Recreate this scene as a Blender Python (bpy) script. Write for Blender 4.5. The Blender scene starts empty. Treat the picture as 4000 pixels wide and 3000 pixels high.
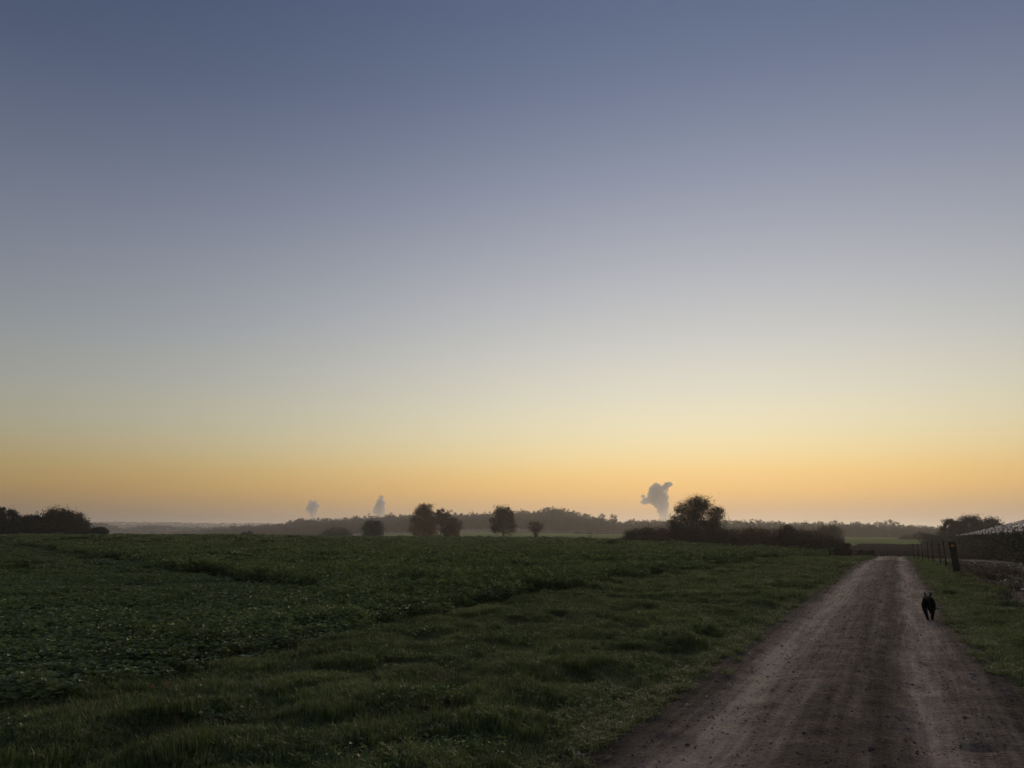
import bpy, bmesh, math, random
import numpy as np
from mathutils import Vector, Matrix, noise as mnoise

S = bpy.context.scene
COL = S.collection
R = math.radians
rnd = random.Random(7)
rng = np.random.default_rng(7)

# ------------------------------------------------------------------ camera
F, HOR, EYE = 2900.0, 2085.0, 1.65            # focal length and horizon row in photo pixels, eye height in metres
PITCH = math.atan((HOR - 1500) / F)
cd = bpy.data.cameras.new('camera')
cam = bpy.data.objects.new('camera', cd); COL.objects.link(cam); S.camera = cam
cd.sensor_width = 36.0; cd.lens = 36.0 * F / 4000.0
cd.clip_start = 0.1; cd.clip_end = 60000
cam.location = (0, 0, EYE); cam.rotation_euler = (math.pi / 2 + PITCH, 0, 0)

# ------------------------------------------------------------------ world, sun, exposure
SUN_AZ, SUN_EL = R(15), R(-1.5)               # the sun has just set, a little right of the view axis
w = bpy.data.worlds.new('World'); S.world = w; w.use_nodes = True
NT = w.node_tree; bgn = NT.nodes['Background']
def wn(t, **k):
    n = NT.nodes.new(t)
    for a, b in k.items(): setattr(n, a, b)
    return n
def wm(op, a, b=None, c=None, clamp=False):
    n = wn('ShaderNodeMath', operation=op, use_clamp=clamp)
    for i, v in enumerate((a, b, c)):
        if v is None: continue
        if isinstance(v, (int, float)): n.inputs[i].default_value = v
        else: NT.links.new(v, n.inputs[i])
    return n.outputs[0]
def lin(c):
    return tuple((x / 255 / 12.92 if x / 255 <= .04045 else ((x / 255 + .055) / 1.055) ** 2.4) for x in c)
tc = wn('ShaderNodeTexCoord'); sx = wn('ShaderNodeSeparateXYZ'); NT.links.new(tc.outputs['Generated'], sx.inputs[0])
el = wm('MULTIPLY', wm('ARCSINE', sx.outputs[2]), 180 / math.pi)                  # elevation in degrees
elp = wm('MAXIMUM', el, 0.0)
t_el = wm('POWER', wm('DIVIDE', elp, 90.0), 0.5, clamp=True)                       # root scale: fine steps near the horizon
ramp = wn('ShaderNodeValToRGB'); NT.links.new(t_el, ramp.inputs[0])
SKY = [(0.0, (166, 141, 126)), (0.9, (182, 149, 120)), (1.7, (206, 163, 112)), (2.4, (229, 180, 110)), (3.2, (248, 194, 110)), (4.4, (254, 210, 130)), (5.6, (252, 222, 158)),
       (7.5, (245, 231, 188)), (10.5, (231, 225, 204)), (15.0, (204, 205, 204)), (21.0, (173, 176, 188)), (28.0, (133, 143, 167)),
       (36.0, (96, 110, 140)), (45.0, (84, 99, 131)), (90.0, (102, 117, 147))]     # photo-like values for the clear sky above the haze
cr = ramp.color_ramp; cr.interpolation = 'B_SPLINE'
while len(cr.elements) < len(SKY): cr.elements.new(0.5)
for e, (deg, c) in zip(cr.elements, SKY):
    e.position = math.sqrt(deg / 90); e.color = (*[q * .5 for q in lin(c)], 1)
hl = wm('MAXIMUM', wm('SQRT', wm('ADD', wm('MULTIPLY', sx.outputs[0], sx.outputs[0]), wm('MULTIPLY', sx.outputs[1], sx.outputs[1]))), 1e-4)
ca = wm('DIVIDE', wm('ADD', wm('MULTIPLY', sx.outputs[0], math.sin(SUN_AZ)), wm('MULTIPLY', sx.outputs[1], math.cos(SUN_AZ))), hl)
cb = wm('MULTIPLY_ADD', ca, 0.5, 0.5)
zb = wn('ShaderNodeMapRange', interpolation_type='SMOOTHSTEP'); NT.links.new(sx.outputs[2], zb.inputs[0])
zb.inputs[1].default_value = 0.5; zb.inputs[2].default_value = 1.0
fall = wn('ShaderNodeCombineXYZ')                                                  # brighter and warmer towards the sunset
for ch, (lo, pw) in enumerate(((.36, 10), (.40, 9.6), (.47, 8.8))):
    fc = wm('MULTIPLY_ADD', wm('POWER', cb, pw), 1 - lo, lo)
    fc = wm('ADD', wm('MULTIPLY', fc, wm('SUBTRACT', 1.0, zb.outputs[0])), wm('MULTIPLY', zb.outputs[0], 1.0))
    NT.links.new(wm('MULTIPLY', fc, 2.0), fall.inputs[ch])
grad = wn('ShaderNodeVectorMath', operation='MULTIPLY'); NT.links.new(ramp.outputs[0], grad.inputs[0]); NT.links.new(fall.outputs[0], grad.inputs[1])
nis = wn('ShaderNodeTexSky', sky_type='NISHITA', sun_disc=False, sun_elevation=SUN_EL, sun_rotation=SUN_AZ, dust_density=1.0, ozone_density=1.0)
nsc = wn('ShaderNodeVectorMath', operation='SCALE'); NT.links.new(nis.outputs[0], nsc.inputs[0]); nsc.inputs['Scale'].default_value = 0.2
mx = wn('ShaderNodeMix', data_type='RGBA'); mx.inputs[0].default_value = 0.93
NT.links.new(nsc.outputs[0], mx.inputs[6]); NT.links.new(grad.outputs[0], mx.inputs[7])
NT.links.new(mx.outputs[2], bgn.inputs[0]); bgn.inputs[1].default_value = 1.0

sl = bpy.data.lights.new('sun', 'SUN'); sl.energy = 1.5; sl.angle = R(40); sl.color = (1, .78, .5)
so = bpy.data.objects.new('sun', sl); COL.objects.link(so); so.location = (0, 0, 60)
so.rotation_euler = Vector((-math.sin(SUN_AZ), -math.cos(SUN_AZ), -math.tan(R(11)))).to_track_quat('-Z', 'Y').to_euler()

S.view_settings.view_transform = 'Standard'; S.view_settings.look = 'None'
S.view_settings.exposure = 0.0; S.view_settings.gamma = 1.0; S.view_settings.use_curve_mapping = False
S.cycles.use_denoising = True
S.cycles.max_bounces = 6; S.cycles.diffuse_bounces = 2; S.cycles.volume_bounces = 3; S.cycles.transparent_max_bounces = 8
S.cycles.sample_clamp_indirect = 4.0

# ------------------------------------------------------------------ small helpers
def tag(o, label=None, cat=None, group=None, kind=None):
    if label: o['label'] = label
    if cat: o['category'] = cat
    if group: o['group'] = group
    if kind: o['kind'] = kind
    return o
def np_mesh(name, V, Fc, smooth=False):
    V = np.ascontiguousarray(V, dtype=np.float32); Fc = np.ascontiguousarray(Fc, dtype=np.int32)
    m = bpy.data.meshes.new(name); k = Fc.shape[1]
    m.vertices.add(len(V)); m.vertices.foreach_set('co', V.ravel())
    m.loops.add(Fc.size); m.loops.foreach_set('vertex_index', Fc.ravel())
    m.polygons.add(len(Fc)); m.polygons.foreach_set('loop_start', np.arange(0, Fc.size, k, dtype=np.int32))
    m.polygons.foreach_set('use_smooth', np.full(len(Fc), smooth))
    m.update(calc_edges=True); m.validate()
    return m
def obj(name, mesh, mat=None, parent=None, loc=(0, 0, 0)):
    o = bpy.data.objects.new(name, mesh); COL.objects.link(o); o.location = loc
    if mat: mesh.materials.append(mat)
    if parent: o.parent = parent
    return o
def empty(name, loc, rz=0):
    o = bpy.data.objects.new(name, None); COL.objects.link(o); o.location = loc; o.rotation_euler = (0, 0, rz)
    o.empty_display_size = .3
    return o
def fbm(x, y, s, seed=0, oct=3):
    """cheap smooth noise for numpy arrays: sums of rotated sines with random phases, about -1..1"""
    r = np.random.default_rng(seed); out = np.zeros_like(np.asarray(x, dtype=float)); amp = 1.0; tot = 0
    for o in range(oct):
        acc = 0
        for k in range(5):
            a = r.uniform(0, 2 * math.pi); f = (2 * math.pi / s) * (2 ** o) * r.uniform(.55, 1.45); p = r.uniform(0, 6.28); q = r.uniform(0, 6.28)
            acc = acc + np.sin((x * math.cos(a) + y * math.sin(a)) * f + p + 1.3 * np.sin((-x * math.sin(a) + y * math.cos(a)) * f * .7 + q))
        out += amp * acc / 3.0; tot += amp; amp *= .5
    return out / tot

# ------------------------------------------------------------------ frames and terrain
CP = math.cos(PITCH)
TA = math.atan((3500 - 2000) / F * CP)          # the track runs towards photo column 3500
CT, ST = math.cos(TA), math.sin(TA)
def to_uv(x, y): return x * CT - y * ST, x * ST + y * CT
def to_xy(u, v): return u * CT + v * ST, -u * ST + v * CT
TPX = np.array([-4500, 0, 700, 1050, 1500, 2000, 2450, 2900, 3300, 3700, 4000, 7500], float)
TD = np.array([1, 28, 45, 60, 75, 110, 160, 215, 270, 400, 600, 800, 1000, 1300, 1800, 3000, 9000], float)
TZ = np.array([
 [0, 0, .05, .12, .2, .42, .68, .80, -.6, -6, -16, -26, -34, -40, -44, -30, -30],
 [0, 0, .05, .12, .2, .42, .68, .80, -.6, -6, -16, -26, -34, -40, -44, -30, -30],
 [0, 0, .03, .10, .18, .38, .62, .72, -.5, -5, -12, -15, -13, -14, -40, -30, -30],
 [0, 0, .02, .08, .15, .32, .52, .58, -.1, -3, -7, -6, -3, -4, -35, -30, -30],
 [0, 0, 0, 0, .05, .1, .1, .1, .04, -.9, .1, 3, 5, 4, -20, -30, -30],
 [0, 0, 0, 0, 0, 0, 0, -.02, -.3, .4, 1.2, 9, 11, 8, -10, -30, -30],
 [0, 0, 0, 0, -.05, -.15, -.1, -.15, -.2, .5, 1.0, 4, 5, 2, -10, -30, -30],
 [0, 0, -.05, -.15, -.35, -.82, -1.1, -1.1, -1, -.5, .1, -.5, -1, -5, -20, -30, -30],
 [0, 0, .02, -.35, -.75, -1.1, -1.2, -.78, -.85, -1, -.6, -1, -2, -5, -20, -30, -30],
 [0, 0, -.15, -.5, -.8, -1.25, -1.7, -1.2, -1.1, -1, -.6, -2, -3, -8, -20, -30, -30],
 [0, -.05, -.4, -.75, -1.0, -1.6, -1.9, -1.6, -1.2, -1, -.6, -2, -3, -8, -20, -30, -30],
 [0, -.05, -.4, -.75, -1.0, -1.6, -1.9, -1.6, -1.2, -1, -.6, -2, -3, -8, -20, -30, -30]])
_LN = np.linspace(0, math.log(9000), 500)
_fine = np.array([np.interp(np.exp(_LN), TD, r) for r in TZ])
_k = np.hanning(23); _k /= _k.sum()
_fine = np.array([np.convolve(np.pad(r, 11, mode='edge'), _k, mode='valid') for r in _fine])
RIDGE = [(1900, 300, np.array([-4500, 0, 310, 400, 480, 560, 640, 720, 850, 1100, 2000, 7500.]), np.array([64, 64, 61, 56, 43, 50, 49, 45, 42, 36, 25, 25.])),
         (3400, 450, np.array([-4500, 0, 400, 620, 800, 1000, 1300, 2000, 7500.]), np.array([72, 73, 73, 72, 69, 67, 59, 36, 25.]))]
def terrain(x, y):
    x = np.asarray(x, float); y = np.asarray(y, float)
    r = np.hypot(x, y); az = np.arctan2(x, y); azc = np.clip(az, -.66, .66)
    px = np.clip(2000 + F / CP * np.tan(np.clip(az, -1.1, 1.1)), TPX[0], TPX[-1] - 1)
    d = np.clip(r * np.cos(azc), 1.01, 8900)
    fi = np.log(d) / _LN[-1] * (len(_LN) - 1); i = np.clip(fi.astype(int), 0, len(_LN) - 2); ft = fi - i
    j = np.clip(np.searchsorted(TPX, px) - 1, 0, len(TPX) - 2); gt = (px - TPX[j]) / (TPX[j + 1] - TPX[j]); gt = gt * gt * (3 - 2 * gt)
    z = (_fine[j, i] * (1 - ft) + _fine[j, i + 1] * ft) * (1 - gt) + (_fine[j + 1, i] * (1 - ft) + _fine[j + 1, i + 1] * ft) * gt
    for d0, wd, cx, cz in RIDGE:
        z = z + np.interp(px, cx, cz) * np.exp(-((d - d0) / wd) ** 2) * (1 + .05 * fbm(x, y, 900, 3, 2))
    return z
def track_edge(v, side):
    """lateral position of the ragged track edge"""
    if side < 0: return -2.33 + (.06 + .12 * np.exp(-v / 14)) * fbm(v, v * 0, 7, 11, 3) + .06 * np.sin(v * .3) - .2 * np.exp(-((np.clip(v, 0, 40) - 3) / 3.5) ** 2)
    return .98 + (.05 + .10 * np.exp(-v / 14)) * fbm(v, v * 0, 7, 12, 3) + .55 * np.exp(-((np.minimum(v, 40) - 6) / 4.5) ** 2)
def micro(x, y):
    """hummocks of the grass verges"""
    u, v = to_uv(x, y)
    L = np.clip((-2.3 - u) / .6, 0, 1) * np.clip((u + 9.5) / 2, 0, 1)
    Rr = np.clip((u - 1.2) / .6, 0, 1) * np.clip((9 - u) / 3, 0, 1)
    m = np.clip(L + Rr, 0, 1) * np.clip((70 - v) / 20, 0, 1)
    h = .075 * fbm(x, y, 1.5, 5, 3) + .06 * fbm(x, y, 3.4, 6, 2)
    return m * (h + .05)
def ground_z(x, y): return terrain(x, y) + micro(x, y)
def gz(x, y): return float(ground_z(np.array([x]), np.array([y]))[0])
def at(px, d, dz=0.0):
    """point on the ground in photo column px at depth d"""
    x = (px - 2000) / F * CP * d
    return Vector((x, d, gz(x, d) + dz))
def gp(px, py, h=0.0):
    """point of the near, level ground (raised by h) seen at photo pixel px, py"""
    y = (1500 - py) / F; k = (EYE - h) / -(math.sin(PITCH) + y * CP)
    return (px - 2000) / F * k, (CP - y * math.sin(PITCH)) * k
CROP_FAR_PX = np.array([-4500, 0, 1000, 1500, 2000, 2250, 2450, 2650, 2900, 3150, 3300, 7500.])
CROP_FAR_D = np.array([212, 212, 215, 245, 232, 180, 140, 118, 108, 92, 70, 40.])
def crop_u(v): return np.interp(v, [0, 4, 9, 14, 22, 35, 52, 90], [-7.2, -7.4, -8.2, -8.9, -8.7, -8.1, -7.7, -7.5]) + .28 * fbm(v, v * 0, 6.0, 21, 3) + .12 * fbm(v, v * 0, 1.7, 22, 2)
# the wheel gap across the crop: from (-8.9, 25.5) to (-94, 135)
G0 = np.array([-4.5, 19.6]); G1 = np.array([-94.0, 135.0]); GD = (G1 - G0) / np.linalg.norm(G1 - G0)
def gap_dist(x, y):
    t = (x - G0[0]) * GD[0] + (y - G0[1]) * GD[1]
    s = (x - G0[0]) * GD[1] - (y - G0[1]) * GD[0]
    return np.where(t > 0, np.abs(s), 99.0), t
def in_crop(x, y):
    u, v = to_uv(x, y); px = 2000 + F / CP * np.tan(np.clip(np.arctan2(x, y), -1.1, 1.1))
    d = np.hypot(x, y) * np.cos(np.clip(np.arctan2(x, y), -.66, .66))
    return (u < crop_u(v)) & (d < np.interp(px, CROP_FAR_PX, CROP_FAR_D)) & (y > 0)

# ------------------------------------------------------------------ materials
def new_mat(name):
    m = bpy.data.materials.new(name); m.use_nodes = True
    return m, m.node_tree, m.node_tree.nodes['Principled BSDF']
def leaf_mat(name, cols, rough=.5, spec=.35, trans=0.0, patch=None):
    """colour varies from leaf to leaf"""
    m, t, b = new_mat(name)
    g = t.nodes.new('ShaderNodeNewGeometry'); r = t.nodes.new('ShaderNodeValToRGB')
    t.links.new(g.outputs['Random Per Island'], r.inputs[0])
    while len(r.color_ramp.elements) < len(cols): r.color_ramp.elements.new(.5)
    for e, (p, c) in zip(r.color_ramp.elements, cols): e.position = p; e.color = (*c, 1)
    out = r.outputs[0]
    if patch:
        tcn = t.nodes.new('ShaderNodeNewGeometry'); nz = t.nodes.new('ShaderNodeTexNoise'); nz.inputs['Scale'].default_value = patch[0]; nz.inputs['Detail'].default_value = 3
        nz.inputs['Roughness'].default_value = .7; nz.inputs['Detail'].default_value = 5
        t.links.new(tcn.outputs['Position'], nz.inputs['Vector'])
        mr = t.nodes.new('ShaderNodeMapRange'); t.links.new(nz.outputs[0], mr.inputs[0]); mr.inputs[1].default_value = .4; mr.inputs[2].default_value = .65
        mm = t.nodes.new('ShaderNodeMix'); mm.data_type = 'RGBA'; t.links.new(mr.outputs[0], mm.inputs[0])
        t.links.new(out, mm.inputs[6])
        ml = t.nodes.new('ShaderNodeMix'); ml.data_type = 'RGBA'; ml.blend_type = 'MULTIPLY'; ml.inputs[0].default_value = 1
        t.links.new(out, ml.inputs[6]); ml.inputs[7].default_value = (*patch[1], 1); t.links.new(ml.outputs[2], mm.inputs[7]); out = mm.outputs[2]
    t.links.new(out, b.inputs['Base Color']); b.inputs['Roughness'].default_value = rough; b.inputs['Specular IOR Level'].default_value = spec
    if trans:
        tr = t.nodes.new('ShaderNodeBsdfTranslucent'); t.links.new(out, tr.inputs[0]); ms = t.nodes.new('ShaderNodeMixShader'); ms.inputs[0].default_value = trans
        t.links.new(b.outputs[0], ms.inputs[1]); t.links.new(tr.outputs[0], ms.inputs[2]); t.links.new(ms.outputs[0], t.nodes['Material Output'].inputs[0])
    return m
def noise_mat(name, c1, c2, scale, rough=.9, bump=.0, detail=6, bscale=None, spec=.2):
    m, t, b = new_mat(name)
    g = t.nodes.new('ShaderNodeNewGeometry'); n = t.nodes.new('ShaderNodeTexNoise'); n.inputs['Scale'].default_value = scale; n.inputs['Detail'].default_value = detail
    t.links.new(g.outputs['Position'], n.inputs['Vector'])
    r = t.nodes.new('ShaderNodeValToRGB'); t.links.new(n.outputs[0], r.inputs[0])
    r.color_ramp.elements[0].position = .32; r.color_ramp.elements[0].color = (*c1, 1); r.color_ramp.elements[1].position = .68; r.color_ramp.elements[1].color = (*c2, 1)
    t.links.new(r.outputs[0], b.inputs['Base Color']); b.inputs['Roughness'].default_value = rough; b.inputs['Specular IOR Level'].default_value = spec
    if bump:
        n2 = t.nodes.new('ShaderNodeTexNoise'); n2.inputs['Scale'].default_value = bscale or scale * 4; n2.inputs['Detail'].default_value = 8
        t.links.new(g.outputs['Position'], n2.inputs['Vector'])
        bp = t.nodes.new('ShaderNodeBump'); bp.inputs['Distance'].default_value = bump; t.links.new(n2.outputs[0], bp.inputs['Height']); t.links.new(bp.outputs[0], b.inputs['Normal'])
    return m
M = {}
M['verge_soil'] = noise_mat('verge_soil', (.022, .03, .012), (.045, .05, .02), 2.5, bump=.03, spec=.0)
M['crop_soil'] = noise_mat('crop_soil', (.03, .045, .016), (.055, .075, .026), .5, bump=.15, bscale=6)
M['pasture'] = noise_mat('pasture', (.15, .18, .06), (.23, .255, .095), .05, bump=.1, bscale=2, spec=.0)
M['plough'] = noise_mat('plough', (.022, .016, .013), (.045, .033, .027), .35, bump=.25, bscale=2.2, spec=.0)
M['mud'] = noise_mat('mud', (.03, .024, .02), (.085, .066, .055), 1.6, bump=.10, bscale=7, spec=.06)
M['crop_leaf'] = leaf_mat('crop_leaf', [(0, (.10, .135, .05)), (.5, (.15, .205, .07)), (.85, (.20, .26, .085)), (1, (.28, .30, .11))], rough=.55, spec=.2, trans=.3, patch=(.35, (.66, .7, .66)))
M['grass'] = leaf_mat('grass', [(0, (.10, .13, .04)), (.5, (.15, .195, .058)), (.9, (.21, .255, .08)), (1, (.34, .30, .16))], rough=.5, spec=.35, trans=.35, patch=(.55, (.5, .55, .5)))
M['dry_weed'] = leaf_mat('dry_weed', [(0, (.06, .05, .02)), (.6, (.12, .08, .035)), (1, (.22, .12, .05))], rough=.7)
M['bark'] = noise_mat('bark', (.03, .024, .02), (.06, .048, .038), 6, bump=.02)
M['tree_dark'] = leaf_mat('tree_dark', [(0, (.022, .024, .014)), (1, (.05, .05, .024))], trans=.1)
M['tree_brown'] = leaf_mat('tree_brown', [(0, (.10, .05, .015)), (.6, (.18, .085, .022)), (1, (.28, .13, .03))], trans=.15)
M['tree_orange'] = leaf_mat('tree_orange', [(0, (.10, .05, .012)), (.6, (.18, .09, .02)), (1, (.26, .13, .03))], trans=.15)
M['tree_red'] = leaf_mat('tree_red', [(0, (.055, .022, .014)), (1, (.12, .045, .026))], trans=.1)
M['tree_olive'] = leaf_mat('tree_olive', [(0, (.045, .038, .016)), (.7, (.085, .068, .026)), (1, (.13, .09, .03))], trans=.12)
M['hedge'] = leaf_mat('hedge', [(0, (.04, .03, .016)), (.6, (.075, .048, .025)), (.9, (.11, .06, .028)), (1, (.2, .11, .04))], trans=.1)
M['hedge_red'] = leaf_mat('hedge_red', [(0, (.05, .026, .016)), (.6, (.10, .045, .026)), (1, (.18, .08, .03))], trans=.1)
M['wood_leaf'] = leaf_mat('wood_leaf', [(0, (.018, .015, .011)), (.6, (.032, .026, .017)), (1, (.055, .04, .024))], patch=(.02, (1.25, .95, .85)))
M['post'] = noise_mat('post', (.035, .028, .022), (.07, .055, .042), 14, bump=.01)
M['wire'] = noise_mat('wire', (.10, .10, .10), (.14, .13, .12), 5, rough=.5)
def plain(name, c, rough=.6, spec=.3, **k):
    m, t, b = new_mat(name); b.inputs['Base Color'].default_value = (*c, 1); b.inputs['Roughness'].default_value = rough; b.inputs['Specular IOR Level'].default_value = spec
    return m
M['orange_mark'] = plain('orange_mark', (.55, .22, .02))
M['stone'] = leaf_mat('stone', [(0, (.05, .038, .03)), (.5, (.09, .07, .055)), (.8, (.2, .16, .13)), (.97, (.34, .3, .26)), (1, (.6, .57, .54))], rough=.85, spec=.2)
M['litter'] = leaf_mat('litter', [(0, (.10, .07, .04)), (.6, (.3, .24, .17)), (1, (.65, .62, .6))], rough=.6)
M['fur'] = noise_mat('fur', (.005, .0048, .0045), (.014, .0125, .012), 60, rough=.9, bump=.006, spec=.03)
M['film'] = noise_mat('film', (.16, .16, .18), (.28, .28, .31), 1.2, rough=.8, bump=.03, spec=.1)
M['steam'] = noise_mat('steam', (.74, .74, .76), (.82, .82, .83), .004, rough=1, spec=0)

t_ = M['steam'].node_tree
for n_ in [q for q in t_.nodes if q.type != 'OUTPUT_MATERIAL']: t_.nodes.remove(n_)
pv_ = t_.nodes.new('ShaderNodeVolumePrincipled'); pv_.inputs['Color'].default_value = (.98, .98, .98, 1); pv_.inputs['Density'].default_value = .05; pv_.inputs['Anisotropy'].default_value = .0
t_.links.new(pv_.outputs[0], [q for q in t_.nodes if q.type == 'OUTPUT_MATERIAL'][0].inputs['Volume'])
# track: wheel lanes paler, middle and edges darker, reddish patches
def track_mat():
    m, t, b = new_mat('track_earth'); L = t.links
    uvn = t.nodes.new('ShaderNodeUVMap'); sp = t.nodes.new('ShaderNodeSeparateXYZ'); L.new(uvn.outputs[0], sp.inputs[0])
    g = t.nodes.new('ShaderNodeNewGeometry')
    def noi(scale, detail=6, vec=None, rough=.6):
        n = t.nodes.new('ShaderNodeTexNoise'); n.inputs['Scale'].default_value = scale; n.inputs['Detail'].default_value = detail; n.inputs['Roughness'].default_value = rough
        L.new(vec or g.outputs['Position'], n.inputs['Vector']); return n.outputs[0]
    def mth(op, a, b_=None, c=None):
        n = t.nodes.new('ShaderNodeMath'); n.operation = op
        for i, v in enumerate((a, b_, c)):
            if v is None: continue
            if isinstance(v, (int, float)): n.inputs[i].default_value = v
            else: L.new(v, n.inputs[i])
        return n.outputs[0]
    mp = t.nodes.new('ShaderNodeMapping'); L.new(uvn.outputs[0], mp.inputs[0]); mp.inputs['Scale'].default_value = (3.2, .16, 1)
    streak = noi(1.0, 4, mp.outputs[0])
    wob = mth('MULTIPLY_ADD', noi(.3, 3), .6, -.3)
    u = mth('ADD', sp.outputs[0], wob)
    mr = t.nodes.new('ShaderNodeMapRange'); L.new(u, mr.inputs[0]); mr.inputs[1].default_value = -3; mr.inputs[2].default_value = 2
    r = t.nodes.new('ShaderNodeValToRGB'); L.new(mr.outputs[0], r.inputs[0]); r.color_ramp.interpolation = 'LINEAR'
    st = [(-2.6, .0), (-2.0, .12), (-1.62, .95), (-1.25, .62), (-.85, .42), (-.6, .2), (-.42, .38), (-.25, .12), (.12, .85), (.4, .62), (.75, .22), (1.4, .0)]
    while len(r.color_ramp.elements) < len(st): r.color_ramp.elements.new(.5)
    for e, (p, v) in zip(r.color_ramp.elements, st): e.position = (p + 3) / 5; e.color = (v, v, v, 1)
    lane = mth('ADD', mth('MULTIPLY_ADD', r.outputs[0], 1.1, -.05), mth('MULTIPLY_ADD', streak, 1.1, -.55))
    mp2 = t.nodes.new('ShaderNodeMapping'); L.new(uvn.outputs[0], mp2.inputs[0]); mp2.inputs['Scale'].default_value = (13, .5, 1)
    lane = mth('ADD', lane, mth('MULTIPLY_ADD', noi(1.0, 5, mp2.outputs[0]), 1.0, -.5))
    grit = mth('MULTIPLY_ADD', noi(22, 8, None, .75), 1.0, -.5)
    f = mth('ADD', lane, mth('MULTIPLY', grit, .9))
    f = mth('ADD', f, mth('MULTIPLY_ADD', noi(2.3, 5), .8, -.4))
    cr2 = t.nodes.new('ShaderNodeValToRGB'); L.new(f, cr2.inputs[0])
    cs = [(0, (.036, .029, .026)), (.35, (.112, .088, .075)), (.7, (.25, .198, .16)), (1, (.44, .35, .27))]
    while len(cr2.color_ramp.elements) < 4: cr2.color_ramp.elements.new(.5)
    for e, (p, c) in zip(cr2.color_ramp.elements, cs): e.position = p; e.color = (*c, 1)
    red = t.nodes.new('ShaderNodeMix'); red.data_type = 'RGBA'; red.blend_type = 'MULTIPLY'
    rr = t.nodes.new('ShaderNodeMapRange'); L.new(noi(.8, 5), rr.inputs[0]); rr.inputs[1].default_value = .45; rr.inputs[2].default_value = .7
    L.new(rr.outputs[0], red.inputs[0]); L.new(cr2.outputs[0], red.inputs[6]); red.inputs[7].default_value = (1.03, .92, .88, 1)
    L.new(red.outputs[2], b.inputs['Base Color']); b.inputs['Roughness'].default_value = .95; b.inputs['Specular IOR Level'].default_value = .06
    bp = t.nodes.new('ShaderNodeBump'); bp.inputs['Distance'].default_value = .03
    L.new(mth('ADD', noi(28, 8, None, .7), mth('MULTIPLY', noi(7, 5), 1.2)), bp.inputs['Height']); L.new(bp.outputs[0], b.inputs['Normal'])
    return m
M['track'] = track_mat()

# ------------------------------------------------------------------ the ground, one sheet of fields out to the last hill
azs = np.concatenate([np.arange(-180, -44, 4.0), np.arange(-44, 44, .22), np.arange(44, 180, 4.0)]) * math.pi / 180
NA = len(azs)
rad = [1.2]
while rad[-1] < 8200: rad.append(rad[-1] * (1.022 if rad[-1] < 120 else 1.03))
rad = np.array(rad); NR = len(rad)
A, RR = np.meshgrid(azs, rad)
GX = RR * np.sin(A); GY = RR * np.cos(A)
GZ = ground_z(GX, GY)
gu, gv = to_uv(GX, GY)
under = (gu > track_edge(gv, -1) + .25) & (gu < track_edge(gv, 1) - .25) & (gv > -30) & (gv < 96)
GZ = np.where(under, GZ - .12, GZ)
Vg = np.stack([GX, GY, GZ], -1).reshape(-1, 3)
ii, jj = np.meshgrid(np.arange(NR - 1), np.arange(NA), indexing='ij'); j2 = (jj + 1) % NA
Fg = np.stack([ii * NA + jj, ii * NA + j2, (ii + 1) * NA + j2, (ii + 1) * NA + jj], -1).reshape(-1, 4)[:, ::-1]
cen = Vg[Fg].mean(1); cx, cy = cen[:, 0], cen[:, 1]
cu, cv = to_uv(cx, cy); cpx = 2000 + F / CP * np.tan(np.clip(np.arctan2(cx, cy), -1.1, 1.1)); cdp = np.hypot(cx, cy) * np.cos(np.clip(np.arctan2(cx, cy), -.66, .66))
zone = np.zeros(len(Fg), int)
zone[in_crop(cx, cy)] = 1
zone[(cy > 0) & (cdp > np.interp(cpx, CROP_FAR_PX, CROP_FAR_D) + 4) & (cdp < np.interp(cpx, [0, 1500, 2000, 2400, 3000, 4000], [640, 660, 640, 610, 560, 520])) & (cpx > 1440) & (cdp > 118) & (cpx < 4300)] = 2
zone[(cy > 0) & (cpx > 3262) & (cdp > 74) & (cdp < 204 + .02 * (cpx - 3300)) & (cu > -9)] = 3
zone[(cu > 1.75 + .25 * fbm(cv, cv * 0, 5, 31, 2)) & (cv > -20) & (cdp <= 74)] = 4
zone[(cdp > 660)] = 5
M['wood_floor'] = noise_mat('wood_floor', (.03, .028, .018), (.05, .042, .026), .02)
for zi, (nm, mk) in enumerate([('ground', 'verge_soil'), ('crop_field', 'crop_soil'), ('pasture', 'pasture'), ('ploughed_field', 'plough'), ('bare_field', 'mud'), ('hills', 'wood_floor')]):
    Fz = Fg[zone == zi]; ids, inv = np.unique(Fz, return_inverse=True)
    o = obj(nm, np_mesh(nm, Vg[ids], inv.reshape(-1, 4), True), M[mk]); tag(o, kind='structure')
    if nm == 'ground':
        # cap the hole under the camera
        n0 = len(o.data.vertices)
        bm = bmesh.new(); bm.from_mesh(o.data); bm.verts.ensure_lookup_table()
        be = [e for e in bm.edges if e.is_boundary and all(v.co.xy.length < 1.3 for v in e.verts)]
        bmesh.ops.contextual_create(bm, geom=be); bm.to_mesh(o.data); bm.free()

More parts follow.
